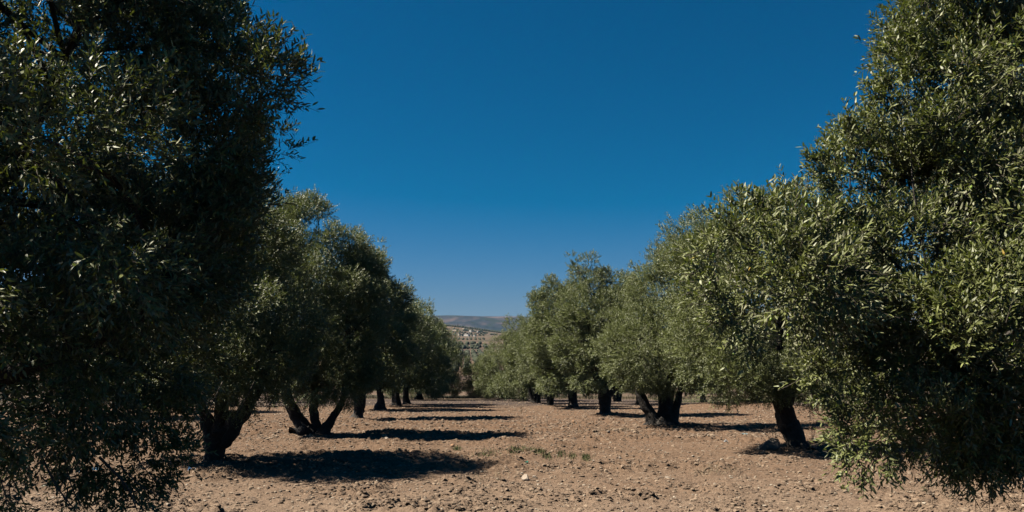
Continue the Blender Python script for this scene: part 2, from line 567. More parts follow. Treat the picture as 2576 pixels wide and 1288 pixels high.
# positions (layout px of the trunk foot)
POS = {
    'L1': (545, 1183), 'L2': (788, 1100), 'L3': (900, 1057), 'L4': (955, 1032), 'L5': (1000, 1023.5), 'L6': (1024, 1018),
    'L7': (1052, 1006), 'L8': (1098, 1001.5),
    'R1': (2008, 1138), 'R2': (1668, 1078), 'R3': (1521, 1046), 'R4': (1442, 1029), 'R5': (1385, 1022), 'R6': (1350, 1015.5),
    'R7': (1318, 1009), 'R8': (1262, 1003.5), 'R9': (1208, 1001),
}
GP = {k: G(*v) for k, v in POS.items()}
for k, v in GP.items():
    near = v[1] < 45
    MOUNDS.append((v[0], v[1], .09, 1.1))
MOUNDS.append((G(1900, 1027)[0], G(1900, 1027)[1], .45, 2.6))
MOUNDS.append((G(1770, 1027)[0], G(1770, 1027)[1], .25, 1.6))
SECOND = {'S1': (1552, 1010), 'S2': (1606, 1017), 'S3': (1770, 1026), 'S4': (1900, 1026), 'S5': (452, 1038), 'S6': (585, 1022), 'S7': (690, 1012),
          'S8': (2100, 1046), 'S9': (250, 1056)}
GS = {k: G(*v) for k, v in SECOND.items()}
ROW_L = 'olive trees in the left row'
ROW_R = 'olive trees in the right row'


def gzof(p):
    return float(zt(p[0], p[1], False)) - .05


# ---- L0: huge dark tree filling the left of the frame
b0 = (-5.6, 6.7); g0 = gzof(b0)
lob = px_lobes(b0, 5.6, [
    (300, 300, .6, 225, 490, 2.0), (200, 760, .3, 250, 360, 1.9), (490, 130, .2, 80, 130, .8), (620, 195, -.2, 60, 50, .45),
    (555, 390, .2, 45, 45, .5), (430, 620, .5, 120, 190, 1.0), (300, 950, .2, 90, 100, 1.0), (40, 960, -.6, 150, 110, 1.1), (330, 620, -.4, 150, 150, .9),
    (100, 400, -.9, 360, 450, 1.6), (260, -250, .8, 230, 200, 2.0)], g0)
lob += [(-.3, -.5, 3.7, 2.7, 2.3, 2.6), (-1.6, .3, 3.4, 2.2, 2.0, 2.2)]
sprays = []
for (px, py, Y, r, nx, nz) in [(745, 175, 5.2, .17, 1, .4), (700, 130, 5.2, .2, .7, .8), (775, 160, 5.1, .10, 1, .4), (760, 205, 5.1, .13, 1, .1), (735, 262, 5.3, .12, 1, -.3), (700, 240, 5.3, .16, 1, -.2),
                           (670, 90, 5.4, .15, .5, 1), (700, 285, 5.4, .1, 1, -.3), (640, 330, 5.5, .15, 1, -.4), (660, 375, 5.5, .16, 1, -.3), (670, 430, 5.5, .15, 1, -.4), (625, 460, 5.5, .13, .8, -.5),
                           (575, 470, 5.6, .18, .5, -.5), (560, 90, 5.5, .25, .6, .6), (590, 20, 5.7, .17, .8, .5), (610, 95, 5.4, .2, .6, .8),
                           (440, 1100, 6.4, .20, .8, -.3), (480, 1140, 6.5, .14, 1, -.1), (400, 1170, 6.4, .18, .6, -.5), (330, 1180, 6.2, .2, .3, -.8), (250, 1160, 6.0, .25, .2, -.9),
                           (20, 1230, 5.2, .2, 0, -1), (380, 1235, 6, .1, .4, -.9)]:
    x, y, z = W(px - (55 if py < 250 else 85 if py < 900 else 30), py + 15, Y)
    sprays.append((x - b0[0], y - b0[1], z - g0, r, nx, -.35, nz))
st = [[(0, 0, 0, .42), (.1, 0, .7, .33), (.0, .1, 1.3, .32)],
      [(0, .05, 1.1, .22), (.7, -.3, 2.0, .16), (1.8, -.7, 3.2, .06), (2.6, -1.0, 4.4, .03)],
      [(0, .05, 1.1, .22), (-.6, .6, 2.1, .17), (-.9, .9, 3.6, .06), (-.8, .9, 5.4, .03)],
      [(.1, 0, 1.0, .16), (1.2, -.4, 1.6, .11), (2.4, -.8, 1.9, .07), (3.2, -1.0, 2.3, .03)],
      [(0, .1, 1.1, .18), (.3, .5, 2.4, .11), (.6, .2, 4.2, .045), (1.0, 0, 5.8, .03)]]
L0 = build_tree('huge dark olive tree filling the left edge, its leafy sprays overhanging the blue sky', b0, st, lob, 600, .271, 470000, .064, .0150, .19,
                12, True, 'leaf_near', 11, zmin=.75, group=ROW_L, nbr=90, twigs=True, extra=sprays,
                wfun=lambda P: np.where((P[:, 0] > -.6) | (P[:, 1] < .4), 1.0, .85))

# ---- R0: near right tree
b1 = (7.4, 8.0); g1 = gzof(b1)
lob = px_lobes(b1, 6.2, [
    (2460, 190, .3, 140, 190, 1.0), (2340, 440, .2, 180, 120, 1.0), (2160, 640, .0, 165, 80, .8), (1955, 705, -.5, 125, 85, .6),
    (2280, 790, .2, 200, 120, 1.0), (2290, 920, -.1, 115, 70, .8), (2255, 1055, -.3, 60, 65, .5), (2430, 1010, .4, 120, 70, .8), (2520, 600, .6, 220, 280, 1.2),
    (2490, -60, .8, 130, 110, 1.0), (2560, 980, .2, 150, 130, 1.0), (2480, 760, -.3, 170, 150, .8), (2360, 900, -.5, 130, 110, .6), (2360, 1035, .3, 110, 60, .7), (2510, 1060, .5, 120, 50, .8), (2350, 1010, .9, 110, 80, .8)], g1)
lob += [(0, 0, 3.7, 2.8, 2.6, 2.7), (1.8, .6, 3.4, 2.0, 2.2, 2.2)]
sprays = []
for (px, py, Y, r, nx, nz) in [(2225, 60, 6.4, .25, -.7, .6), (2215, 130, 6.4, .22, -1, .2), (2200, 200, 6.3, .18, -1, .2), (2180, 250, 6.3, .2, -1, .3), (2150, 320, 6.2, .17, -.8, .5),
                           (2090, 340, 6.2, .2, -.9, .4), (2040, 395, 6.1, .15, -1, .3), (2015, 400, 6.0, .10, -1, .3), (2040, 440, 6.1, .15, -1, -.1), (2060, 350, 6.2, .12, -.8, .6),
                           (1920, 550, 5.4, .15, -.6, .6), (1890, 560, 5.4, .12, -.9, .4), (1960, 560, 5.5, .13, .1, .8), (1800, 620, 5.2, .16, -1, .3), (1770, 660, 5.2, .14, -1, 0), (1785, 720, 5.2, .15, -1, -.2),
                           (1830, 790, 5.3, .16, -.9, -.4), (1860, 830, 5.3, .12, -.7, -.7), (1850, 570, 5.3, .18, -.8, .6), (2010, 930, 5.9, .18, -1, 0), (2030, 990, 5.9, .14, -1, -.1),
                           (2075, 1120, 5.7, .13, -.9, -.3), (2110, 1175, 5.6, .17, -.6, -.4), (2330, 1180, 6.2, .2, .2, -1), (2420, 1190, 6.3, .2, .1, -1), (2520, 1150, 6.4, .2, .2, -1),
                           (2230, 15, 6.5, .12, -.5, .9), (2290, -30, 6.5, .2, 0, 1)]:
    x, y, z = W(px + (70 if py < 460 else 25 if py < 900 else 70), py + (15 if py < 460 else -30 if py > 1100 else -5), Y)
    sprays.append((x - b1[0], y - b1[1], z - g1, r, nx, -.35, nz))
lx, ly, lz = W(2330, 770, 6.0)
st = [[(0, 0, 0, .40), (-.1, 0, .7, .32), (0, 0, 1.4, .30)],
      [(0, 0, 1.2, .2), (-1.2, -.7, 1.85, .13), (W(2576, 860, 6.1)[0] - b1[0], 6.1 - b1[1], W(2576, 862, 6.1)[2] - g1, .055), (W(2460, 835, 6.0)[0] - b1[0], 6.0 - b1[1], W(2460, 832, 6.0)[2] - g1, .042),
       (W(2390, 822, 6.0)[0] - b1[0], 6.0 - b1[1], W(2390, 818, 6.0)[2] - g1, .032), (lx - b1[0], ly - b1[1], lz - g1, .018)],
      [(0, 0, 1.2, .2), (-.9, -.5, 2.6, .15), (-2.0, -1.0, 3.6, .08), (-2.8, -1.3, 4.6, .04)],
      [(0, .1, 1.2, .2), (.5, .4, 2.6, .15), (.5, .3, 4.2, .1), (.2, .2, 5.6, .04)],
      [(0, 0, 1.1, .14), (-1.0, -1.0, 1.5, .10), (-2.4, -1.6, 1.8, .06), (-3.6, -1.9, 2.0, .025)]]
R0 = build_tree('large olive tree with green fruit filling the right edge, drooping over pale soil', b1, st, lob, 640, .27, 620000, .064, .0150, .19,
                12, True, 'leaf_near', 23, zmin=.6, group=ROW_R, nbr=90, twigs=True, extra=sprays,
                wfun=lambda P: np.where((P[:, 0] < .2) | (P[:, 1] < .2), 1.0, .7))

# olives hanging on the near right tree
rng = np.random.RandomState(3)
A, En, D = R0[2]
wx = (A[:, 0] + b1[0]); wy = A[:, 1] + b1[1]; wz = A[:, 2] + g1
ppx = 1288 + F * wx / wy; ppy = HZ - (wz - CAMZ) * F / wy
cand = np.where((ppx < 2560) & (ppx > 1780) & (ppy > 20) & (ppy < 1230) & (wy < 5.9))[0]
pick = rng.choice(cand, 90, replace=False)
nu, nv = 8, 6
th = np.linspace(0, PI, nv)
ov = np.array([(math.sin(t) * math.cos(p) * .0085, math.sin(t) * math.sin(p) * .0085, -math.cos(t) * .0125 - .018) for t in th for p in np.arange(nu) * 2 * PI / nu])
of = np.array([(i * nu + j, i * nu + (j + 1) % nu, (i + 1) * nu + (j + 1) % nu, (i + 1) * nu + j) for i in range(nv - 1) for j in range(nu)])
olive_me = mesh_np('olive', ov, of, 4, [M['olive']], smooth_=True)
for i in pick:
    o = link('olive', olive_me, R0[0], tuple(A[i] + D[i] * .10 + np.array([0, -.03, -.01])))
    s = rng.uniform(.9, 1.25); o.scale = (s, s, s)


# bare hanging shoots under both near trees
def bare_twigs(root, base, gz, specs, seed):
    rng = np.random.RandomState(seed)
    for (x0, y0, x1, y1, Y, sag, r) in specs:
        T = Tubes()
        a = np.array(W(x0, y0, Y)); e = np.array(W(x1, y1, Y + rng.uniform(-.2, .2)))
        mid = (a + e) / 2 + np.array([sag, rng.uniform(-.1, .1), -.02]); off = np.array([base[0], base[1], gz])
        S = spline([[*(a - off), r], [*(mid - off), r * .75], [*(e - off), r * .4]], 9)
        T.add(S[:, :3], S[:, 3], 4)
        for q in (3, 5, 6):
            p = S[q, :3]; d = unit(rng.normal(size=3) + (e - a) * 2.5)
            T.add(spline([[*p, r * .5], [*(p + d * .12 + rng.normal(0, .02, 3)), r * .3]], 3)[:, :3], [r * .5, r * .4, r * .3], 3)
        link('bare_twig', T.mesh('bare_twig', M['twig']), root)


bare_twigs(L0[0], b0, g0, [(60, 1130, 30, 1280, 5.4, -.06, .008), (100, 1140, 190, 1284, 5.5, .04, .010), (160, 1150, 215, 1288, 5.6, .02, .006), (250, 1150, 345, 1284, 5.8, .05, .012), (300, 1170, 405, 1250, 5.9, .03, .006),
                           (130, 1130, 50, 1250, 5.4, -.03, .006), (20, 1180, 70, 1286, 5.2, 0, .006), (330, 1130, 430, 1235, 6.1, .0, .005), (200, 1160, 150, 1288, 5.6, -.03, .005), (0, 1200, 20, 1288, 5.2, .02, .005),
                           (560, 960, 500, 1090, 6.6, .0, .005), (640, 960, 560, 1100, 6.8, -.02, .005)], 4)
bare_twigs(R0[0], b1, g1, [(2420, 1160, 2395, 1262, 6.3, .06, .006), (2440, 1170, 2468, 1284, 6.3, -.03, .006), (2480, 1150, 2440, 1255, 6.2, .06, .005), (2520, 1160, 2560, 1270, 6.3, -.05, .005), (2400, 1180, 2330, 1228, 6.2, .05, .005),
                           (2560, 1160, 2600, 1282, 6.2, -.05, .006), (2360, 1170, 2300, 1222, 6.1, .04, .004), (2500, 1180, 2490, 1288, 6.2, -.06, .005)], 6)


# ---- mid trees with their own crowns
def tree_px(key, label, lobes_px, stems_px, group, seed, n_leaves=170000, pr=.36, n_puffs=190, ll=.066, lw=.0155, tl=.26, mat='leaf', zmin=1.0, extra_l=(), nbr=40, **kw):
    base = GP[key] if key in GP else GS[key]
    gz = gzof(base); Y = base[1]
    L = px_lobes(base, Y, lobes_px, gz) + list(extra_l)
    S = [px_stem(base, gz, s, Y) for s in stems_px]
    return build_tree(label, base, S, L, n_puffs, pr, n_leaves, ll, lw, tl, 14, False, mat, seed, zmin=zmin, group=group, nbr=nbr, **kw)


tree_px('L1', 'stout forked olive tree behind the huge left tree, its shadow the longest across the soil',
        [(590, 770, .3, 175, 200, 2.2), (640, 610, .2, 85, 110, 1.2), (500, 700, .5, 220, 190, 1.8), (550, 920, -.9, 110, 85, .7), (650, 880, -.3, 90, 105, .9), (370, 850, .6, 190, 150, 1.5),
         (470, 950, -.6, 70, 50, .6), (690, 730, .4, 50, 150, .9), (420, 640, .6, 150, 120, 1.5)],
        [[(543, 1195, 62), (545, 1150, 50), (548, 1110, 54), (554, 1080, 54)], [(545, 1100, 44), (527, 1060, 32), (512, 1015, 26, .1), (490, 930, 20, .2), (470, 820, 12, .3)],
         [(560, 1110, 46), (592, 1070, 42), (628, 1025, 30), (660, 960, 22, .1), (680, 850, 14, .3)], [(552, 1090, 46), (558, 1030, 38), (560, 960, 26), (580, 820, 16), (600, 700, 8)]],
        ROW_L, 31, n_leaves=280000, n_puffs=270, pr=.33, ll=.068, lw=.018, zmin=1.3)
tree_px('L2', 'olive tree with three splayed stems, beyond the stout forked trunk',
        [(800, 780, 0, 150, 190, 2.0), (770, 620, .2, 75, 105, 1.0), (835, 640, -.2, 65, 80, 1.0), (860, 820, -.6, 95, 130, 1.3), (730, 900, -.6, 70, 90, 1.1), (800, 930, -1, 85, 80, 1.0), (895, 720, .3, 55, 85, .9),
         (720, 740, .3, 70, 120, 1.3), (860, 935, -.4, 70, 70, 1), (905, 690, .2, 40, 60, .6)],
        [[(778, 1100, 40), (765, 1075, 34), (742, 1040, 30), (722, 1005, 24), (712, 930, 16), (720, 820, 9)], [(795, 1100, 30), (797, 1070, 22), (794, 1035, 22), (798, 980, 16), (790, 860, 10)],
         [(806, 1100, 34), (822, 1070, 24), (838, 1040, 18), (862, 1005, 15), (875, 940, 11), (880, 850, 8)], [(768, 1104, 60), (785, 1094, 56), (792, 1086, 40)]],
        ROW_L, 32, n_leaves=280000, n_puffs=260, pr=.36, ll=.078, lw=.0205, zmin=1.1)
tree_px('L3', 'olive tree with a single flared trunk, just beyond the three stemmed tree on the left',
        [(920, 810, 0, 90, 140, 2.2), (925, 690, .2, 45, 55, 1.0), (975, 800, -.3, 45, 80, 1.2), (880, 900, -.5, 60, 70, 1.5), (955, 900, -.6, 60, 75, 1.4), (960, 740, .3, 35, 50, 1.0), (880, 780, .3, 50, 90, 1.3)],
        [[(898, 1060, 34), (900, 1040, 25), (903, 1015, 30), (902, 990, 30)], [(900, 1000, 20), (885, 960, 15), (870, 900, 10), (870, 840, 6)], [(905, 1000, 20), (930, 950, 15), (950, 890, 10), (955, 820, 6)], [(902, 1000, 18), (905, 930, 13), (915, 850, 8)]],
        ROW_L, 33, n_leaves=170000, n_puffs=210, pr=.40, ll=.10, lw=.026, mat='leaf_far', zmin=.95)
tree_px('R1', 'leaning thick trunked olive tree with a boulder at its foot, right of the aisle',
        [(1890, 760, 0, 170, 220, 2.4), (1800, 640, .3, 90, 90, 1.0), (1850, 570, .2, 75, 70, .9), (1790, 850, -.3, 85, 110, 1.1), (1880, 950, -.8, 85, 60, .9), (2050, 740, .3, 160, 200, 1.6), (1790, 720, 1.0, 120, 110, 1.0),
         (2010, 930, -.2, 110, 70, 1.2), (1960, 620, .2, 120, 100, 1.2), (1850, 960, 0, 50, 50, .6)],
        [[(2014, 1145, 66), (2006, 1112, 52), (1990, 1070, 50), (1980, 1035, 46), (1968, 1005, 42)], [(1970, 1015, 34), (1940, 960, 26), (1900, 900, 18), (1870, 800, 10)], [(1972, 1020, 36), (1990, 950, 28), (2020, 860, 18), (2050, 740, 9)],
         [(1968, 1010, 30), (1960, 920, 22), (1950, 800, 14), (1930, 680, 8)]],
        ROW_R, 41, n_leaves=260000, pr=.34, n_puffs=290, ll=.072, lw=.018, zmin=1.35)
tree_px('R2', 'olive tree with a fan of leaning black stems, second trunk right of the aisle',
        [(1700, 820, 0, 130, 150, 2.8), (1640, 880, -1.0, 95, 85, 1.8), (1585, 890, -2.0, 60, 60, 1.2), (1720, 720, .3, 80, 110, 1.4), (1740, 620, .4, 55, 60, .9), (1770, 870, -.3, 70, 90, 1.4), (1600, 830, -.2, 60, 70, 1.1), (1660, 720, .4, 60, 80, 1.2), (1690, 930, -.9, 80, 45, 1.0),
         (1580, 910, -.2, 50, 50, .8), (1800, 780, .5, 60, 110, 1.2)],
        [[(1655, 1080, 34), (1640, 1050, 30), (1622, 1020, 25), (1605, 985, 20), (1600, 930, 13), (1600, 860, 7)], [(1668, 1080, 38), (1664, 1045, 24), (1660, 1005, 22), (1650, 940, 14), (1650, 830, 8)],
         [(1682, 1080, 40), (1684, 1045, 34), (1682, 1010, 28), (1690, 940, 18), (1710, 800, 9)], [(1690, 1070, 20), (1696, 1030, 18), (1706, 985, 15), (1730, 920, 11), (1750, 840, 7)], [(1664, 1086, 70), (1672, 1074, 64), (1676, 1062, 40)]],
        ROW_R, 42, n_leaves=250000, n_puffs=260, pr=.36, ll=.078, lw=.0205, zmin=1.1)
tree_px('R3', 'olive tree with a flared root base and a right leaning limb, third on the right',
        [(1500, 820, 0, 85, 120, 2.7), (1485, 700, .2, 45, 50, 1.0), (1450, 860, -.5, 45, 80, 1.2), (1555, 870, -.4, 55, 80, 1.4), (1540, 740, .3, 55, 70, 1.2), (1500, 930, -.8, 70, 45, 1.2), (1470, 790, -.3, 50, 70, 1.2), (1580, 790, .5, 40, 80, 1)],
        [[(1521, 1050, 40), (1521, 1030, 28), (1520, 1005, 30), (1517, 980, 26)], [(1518, 1000, 18), (1540, 985, 15), (1565, 955, 11), (1575, 890, 6)], [(1517, 985, 18), (1495, 940, 13), (1480, 850, 8)], [(1518, 985, 18), (1525, 900, 12), (1520, 800, 7)]],
        ROW_R, 43, n_leaves=190000, n_puffs=220, pr=.42, ll=.10, lw=.026, mat='leaf_far', zmin=.95)
tree_px('R4', 'upright olive tree with a stocky single trunk, fourth on the right of the aisle',
        [(1410, 840, 0, 70, 110, 2.2), (1395, 745, .2, 38, 40, 1.0), (1370, 870, -.5, 40, 70, 1.4), (1455, 870, -.4, 40, 70, 1.4), (1410, 940, -.8, 60, 40, 1.4), (1440, 770, .3, 35, 50, 1.0), (1365, 790, .3, 30, 50, 1.0)],
        [[(1442, 1033, 32), (1442, 1015, 22), (1441, 995, 21), (1438, 975, 17)], [(1440, 985, 13), (1415, 930, 9), (1395, 850, 5)], [(1440, 985, 13), (1455, 930, 9), (1455, 850, 5)]],
        ROW_R, 44, n_leaves=150000, n_puffs=200, pr=.44, ll=.11, lw=.030, mat='leaf_far', zmin=.95)

# ---- prototype crowns for the farther rows
PROTO = []
for i, (H, R_) in enumerate([(7.0, 2.9), (6.6, 2.7), (6.2, 3.0), (7.2, 3.1), (6.4, 3.0), (6.4, 3.2)]):
    rg = np.random.RandomState(70 + i)
    lb = generic_lobes(rg, H, R_)
    low = i >= 4
    if low:
        lb += [(math.cos(a) * R_ * .55, math.sin(a) * R_ * .55, H * .24, R_ * .42, R_ * .42, H * .15) for a in (0, 1.1, 2.2, 3.3, 4.4, 5.5)]
    PC, PN = make_puffs(rg, lb, 230 if low else 170, .46, H * (.09 if low else .135), .2)
    PR = .46 * rg.uniform(.65, 1.35, len(PC))
    PC, PN, PR = fray(rg, PC, PN, PR, .46)
    cm, _ = crown_mesh(rg, PC, PN, PR, 110000 if low else 85000, .13, .036, .34, 10, False, M['leaf_far'])
    if i % 2 == 0:
        stems = [[(0, 0, -.1, .30), (.05, 0, .6, .2), (0, 0, 1.3, .2)], [(0, 0, 1.1, .14), (-.6, .1, 2.0, .1), (-1.1, .2, 3.6, .05)], [(0, 0, 1.1, .14), (.7, -.2, 2.2, .1), (1.0, 0, 4.0, .05)]]
    else:
        stems = [[(-.12, 0, -.1, .2), (-.3, .1, .8, .15), (-.7, .2, 1.8, .12), (-1.0, .2, 3.4, .05)], [(.1, 0, -.1, .2), (.15, 0, 1, .13), (.3, 0, 2.2, .1), (.3, 0, 4.2, .05)],
                 [(.2, .1, -.1, .18), (.6, .1, .9, .13), (.9, -.1, 2.0, .1), (1.3, 0, 3.2, .05)]]
    tm = stems_mesh(rg, stems, PC, nbr=14).mesh('trunk', M['bark'])
    PROTO.append((cm, tm, H))


def far_tree(label, pos, proto, H, rot, sx=1.0, group=None, part=True):
    cm, tm, H0 = PROTO[proto]
    x, y = pos
    root = link('olive_tree', None, None, (x, y, float(zt(x, y, False)) - .05))
    s = H / H0
    root.scale = (s * sx, s * sx, s); root.rotation_euler = (0, 0, rot)
    link('crown', cm, root); link('trunk', tm, root)
    tag(root, label, 'olive tree', group)
    return root


def hpx(key, top):
    p = POS.get(key) or SECOND[key]
    q = G(*p)
    return (p[1] - top) * q[1] / F


for key, top, proto, rot, sx, lab, grp in [
    ('L4', 712, 0, .4, .95, 'olive tree with a short thick trunk, fourth of the left row', ROW_L),
    ('L5', 765, 1, 2.0, .95, 'many stemmed olive tree between the thick trunk and the last left row trees', ROW_L),
    ('L6', 775, 2, 4.2, .9, 'olive tree in the thick of the left row, sixth trunk', ROW_L),
    ('L7', 768, 4, 1.2, .80, 'pale topped olive tree second from the far end of the left row', ROW_L),
    ('L8', 826, 5, 3.0, .85, 'last olive tree of the left row, beside the gap onto the valley', ROW_L),
    ('R5', 790, 3, .9, .8, 'olive tree with crowded leaning stems, fifth on the right of the aisle', ROW_R),
    ('R6', 795, 1, 2.6, .85, 'olive tree with thin black stems leaning left, sixth on the right', ROW_R),
    ('R7', 805, 4, 5.0, .85, 'low crowned olive tree third from the far end of the right row', ROW_R),
    ('R8', 862, 5, .2, .9, 'bushy olive tree second from the far end of the right row', ROW_R),
    ('R9', 898, 4, 3.7, .85, 'last bushy olive tree of the right row, beside the gap onto the valley', ROW_R)]:
    far_tree(lab, GP[key], proto, hpx(key, top), rot, sx, grp)
for key, H, proto, rot, lab in [
    ('S1', 6.2, 1, .5, 'small dark olive trunk between the second and third right row trunks'),
    ('S2', 6.0, 2, 1.5, 'olive tree behind the fan of black stems, its trunk low and dark'),
    ('S3', 6.0, 0, 2.5, 'olive tree with one straight trunk on a low mound before the green patch'),
    ('S4', 6.0, 3, 3.5, 'olive tree on the large bare earth mound left of the leaning trunk'),
    ('S8', 6.3, 1, 4.4, 'olive tree in the second row, behind the leaning trunk'),
    ('S5', 6.0, 0, 4.5, 'olive tree in the far left back row, left of the stout forked trunk'),
    ('S6', 5.6, 1, 5.5, 'olive tree in the far left back row, right of the stout forked trunk'),
    ('S7', 5.6, 2, .5, 'olive tree in the far left back row, behind the three stemmed tree'),
    ('S9', 6.0, 3, 1.9, 'olive tree in the left back row, behind the huge dark tree')]:
    far_tree(lab, GS[key], proto, H, rot, .95, 'olive trees in the back rows')
# trees past the dark strip at the right, below the crest
rg = np.random.RandomState(9)
for i, (px, Y) in enumerate([(1395, 96), (1475, 100), (1560, 97), (1640, 103), (1725, 98), (1810, 104), (1900, 99), (1985, 105), (2075, 98), (2170, 101), (620, 98), (720, 101), (820, 97), (910, 102), (1000, 99)]):
    far_tree('olive tree in the hedge-like line closing off the far side of the grove', ((px - 1288) * Y / F, Y), i % 4, rg.uniform(4.6, 5.6), rg.rand() * 6, 1.25,
             'olive trees closing off the grove')
for i, (px, Y) in enumerate([(1092, 118), (1088, 134), (1236, 112), (1232, 128)]):
    far_tree('olive tree on the falling slope just past the crest, by the gap', ((px - 1288) * Y / F, Y), (i + 1) % 4, 5.2, rg.rand() * 6, .9, 'olive trees past the crest')

# ------------------------------------------------------------------ ground
def axis(a, b, step, grow, lo, hi):
    v = list(np.arange(a, b, step)); s = step; x = v[-1]
    while x < hi:
        s *= grow; x += s; v.append(x)
    s = step; x = v[0]; w = []
    while x > lo:
        s *= grow; x -= s; w.append(x)
    return np.array(w[::-1] + v)


xs = axis(-7.5, 10.5, .045, 1.035, -9000, 9000)
ys = axis(9.0, 27.0, .045, 1.022, -60, 15000)
XX, YY = np.meshgrid(xs, ys)
ZZ = zt(XX, YY)
nx, ny = len(xs), len(ys)
V = np.stack([XX, YY, ZZ], -1).reshape(-1, 3)
ii, jj = np.meshgrid(np.arange(ny - 1), np.arange(nx - 1), indexing='ij')
q = np.stack([ii * nx + jj, ii * nx + jj + 1, (ii + 1) * nx + jj + 1, (ii + 1) * nx + jj], -1)
g = link('ground', mesh_np('ground', V, q, 4, [M['ground']], smooth_=True))
tag(g, 'tilled brown soil falling to a valley with far fields and hills', None, None, 'structure')

# ------------------------------------------------------------------ clods and gravel
ICO_V, ICO_F = None, None
import bmesh
bm = bmesh.new(); bmesh.ops.create_icosphere(bm, subdivisions=1, radius=1)
ICO_V = np.array([v.co[:] for v in bm.verts]); ICO_F = np.array([[v.index for v in f.verts] for f in bm.faces]); bm.free()
bm = bmesh.new(); bmesh.ops.create_icosphere(bm, subdivisions=2, radius=1)
ICO2_V = np.array([v.co[:] for v in bm.verts]); ICO2_F = np.array([[v.index for v in f.verts] for f in bm.faces]); bm.free()


def scatter_blobs(name, P, S, mat, rng, base=(None, None), jitter=.28, flat=.7):
    bv, bf = (ICO_V, ICO_F) if base[0] is None else base
    n = len(P)
    a = rng.rand(n) * 2 * PI
    v = bv[None] * (1 + jitter * (rng.rand(n, len(bv), 1) * 2 - 1)) * S[:, None, None] * np.stack([rng.uniform(.8, 1.3, n), rng.uniform(.8, 1.2, n), rng.uniform(flat * .7, flat * 1.2, n)], 1)[:, None, :]
    c, s = np.cos(a)[:, None], np.sin(a)[:, None]
    x = v[..., 0] * c - v[..., 1] * s; y = v[..., 0] * s + v[..., 1] * c
    v = np.stack([x, y, v[..., 2]], -1) + P[:, None, :]
    f = (np.arange(n) * len(bv))[:, None, None] + bf[None]
    return mesh_np(name, v.reshape(-1, 3), f, 3, [mat], attr=np.repeat(rng.rand(n), len(bf)))


def view_scatter(rng, n, y0, y1, clump=None, pxr=(-150, 2726), power=2.0):
    """random ground points, density falling with distance"""
    y = y0 * (y1 / y0) ** rng.rand(n) if power == 2.0 else rng.uniform(y0, y1, n)
    x = (rng.uniform(pxr[0], pxr[1], n) - 1288) / F * y
    if clump:
        k = rng.rand(n) < clump(x, y); x, y = x[k], y[k]
    return x, y


rng = np.random.RandomState(100)
cl = lambda x, y: np.clip(smooth(.38, .66, fbm(x / 1.3 + 77, y / 1.0, 2)) + .3, 0, 1)
x, y = view_scatter(rng, 150000, 9.4, 34, cl)
S = .008 + .036 * rng.rand(len(x)) ** 5.5
P = np.stack([x, y, zt(x, y) + S * .0], 1)
x2, y2 = view_scatter(rng, 52000, 22, 90, None)
S2 = .022 + .06 * rng.rand(len(x2)) ** 3
P2 = np.stack([x2, y2, zt(x2, y2) - S2 * .1], 1)
o = link('soil_clods', scatter_blobs('soil_clods', np.vstack([P, P2]), np.concatenate([S, S2]), M['clod'], rng))
tag(o, 'loose clods of dry brown earth on the tilled soil', 'soil clods', None, 'stuff')
x, y = view_scatter(rng, 24000, 9.4, 75)
S = (.004 + .016 * rng.rand(len(x)) ** 6) * (1 + y / 30)
P = np.stack([x, y, zt(x, y) + S * .3], 1)
o = link('gravel', scatter_blobs('gravel', P, S, M['gravel'], rng, flat=.6))
tag(o, 'small pale stones strewn over the soil', 'gravel', None, 'stuff')


# ------------------------------------------------------------------ single stones
def stone(name, px, py, wpx, hpx_, mat, label, cat='stone', seed=1, grp='loose stones on the soil'):
    x, y = G(px, py); rng = np.random.RandomState(seed)
    s = wpx * y / F / 2; h = hpx_ * y / F / 2
    v = ICO2_V.copy()
    n = fbm(v[:, 0] * 1.5 + seed, v[:, 1] * 1.5 + v[:, 2] * 1.3 + 9, 3)
    v *= (.72 + .6 * n)[:, None]
    # a few planar breaks
    for k in range(9):
        d = sphere_dirs(rng, 1)[0]; t = (v @ d) - rng.uniform(.42, .7)
        v -= np.maximum(t, 0)[:, None] * d
    v *= np.array([s * 1.1, s * .85, h * 1.25])
    o = link(name, mesh_np(name, v, ICO2_F, 3, [mat], attr=np.full(len(ICO2_F), .2)), None, (x, y, float(zt(x, y)) + h * .55))
    o.rotation_euler = (0, .1, rng.uniform(-.4, .4))
    tag(o, label, cat, grp)


stone('boulder', 1936, 1140, 84, 36, M['boulder'], 'grey boulder lying left of the leaning trunk', 'boulder', 3, None)
stone('stone', 1323, 1206, 26, 17, M['stone'], 'biggest pale stone near the front middle of the field', seed=4)
stone('stone', 1345, 1203, 10, 8, M['stone'], 'small pale stone touching the right of the biggest one', seed=5)
stone('stone', 1326, 1049, 9, 6, M['orange_stone'], 'small orange stone in the aisle below the dry stalk', seed=6)
stone('stone', 1442, 1072, 12, 6, M['orange_stone'], 'flat orange stone in the sun left of the fan stemmed tree shadow', seed=7)
stone('stone', 1139, 1127, 13, 8, M['orange_stone'], 'orange stone just above the longest tree shadow', seed=8)
stone('stone', 973, 1114, 14, 8, M['stone'], 'pale stone on the near edge of the three stemmed tree shadow', seed=9)
stone('stone', 1085, 1058, 9, 7, M['stone'], 'white stone lying in the shadow of the flared left trunk', seed=10)
stone('stone', 937, 1233, 9, 7, M['stone'], 'round white stone at front left below the longest shadow', seed=11)
stone('stone', 1561, 1161, 11, 8, M['stone'], 'tan stone on open soil right of the green grass', seed=12)
stone('stone', 1466, 1192, 9, 7, M['stone'], 'pale stone below the rightmost green tuft', seed=13)
stone('stone', 1531, 1099, 10, 6, M['stone'], 'flat pale stone left of the fan stemmed tree mound', seed=14)
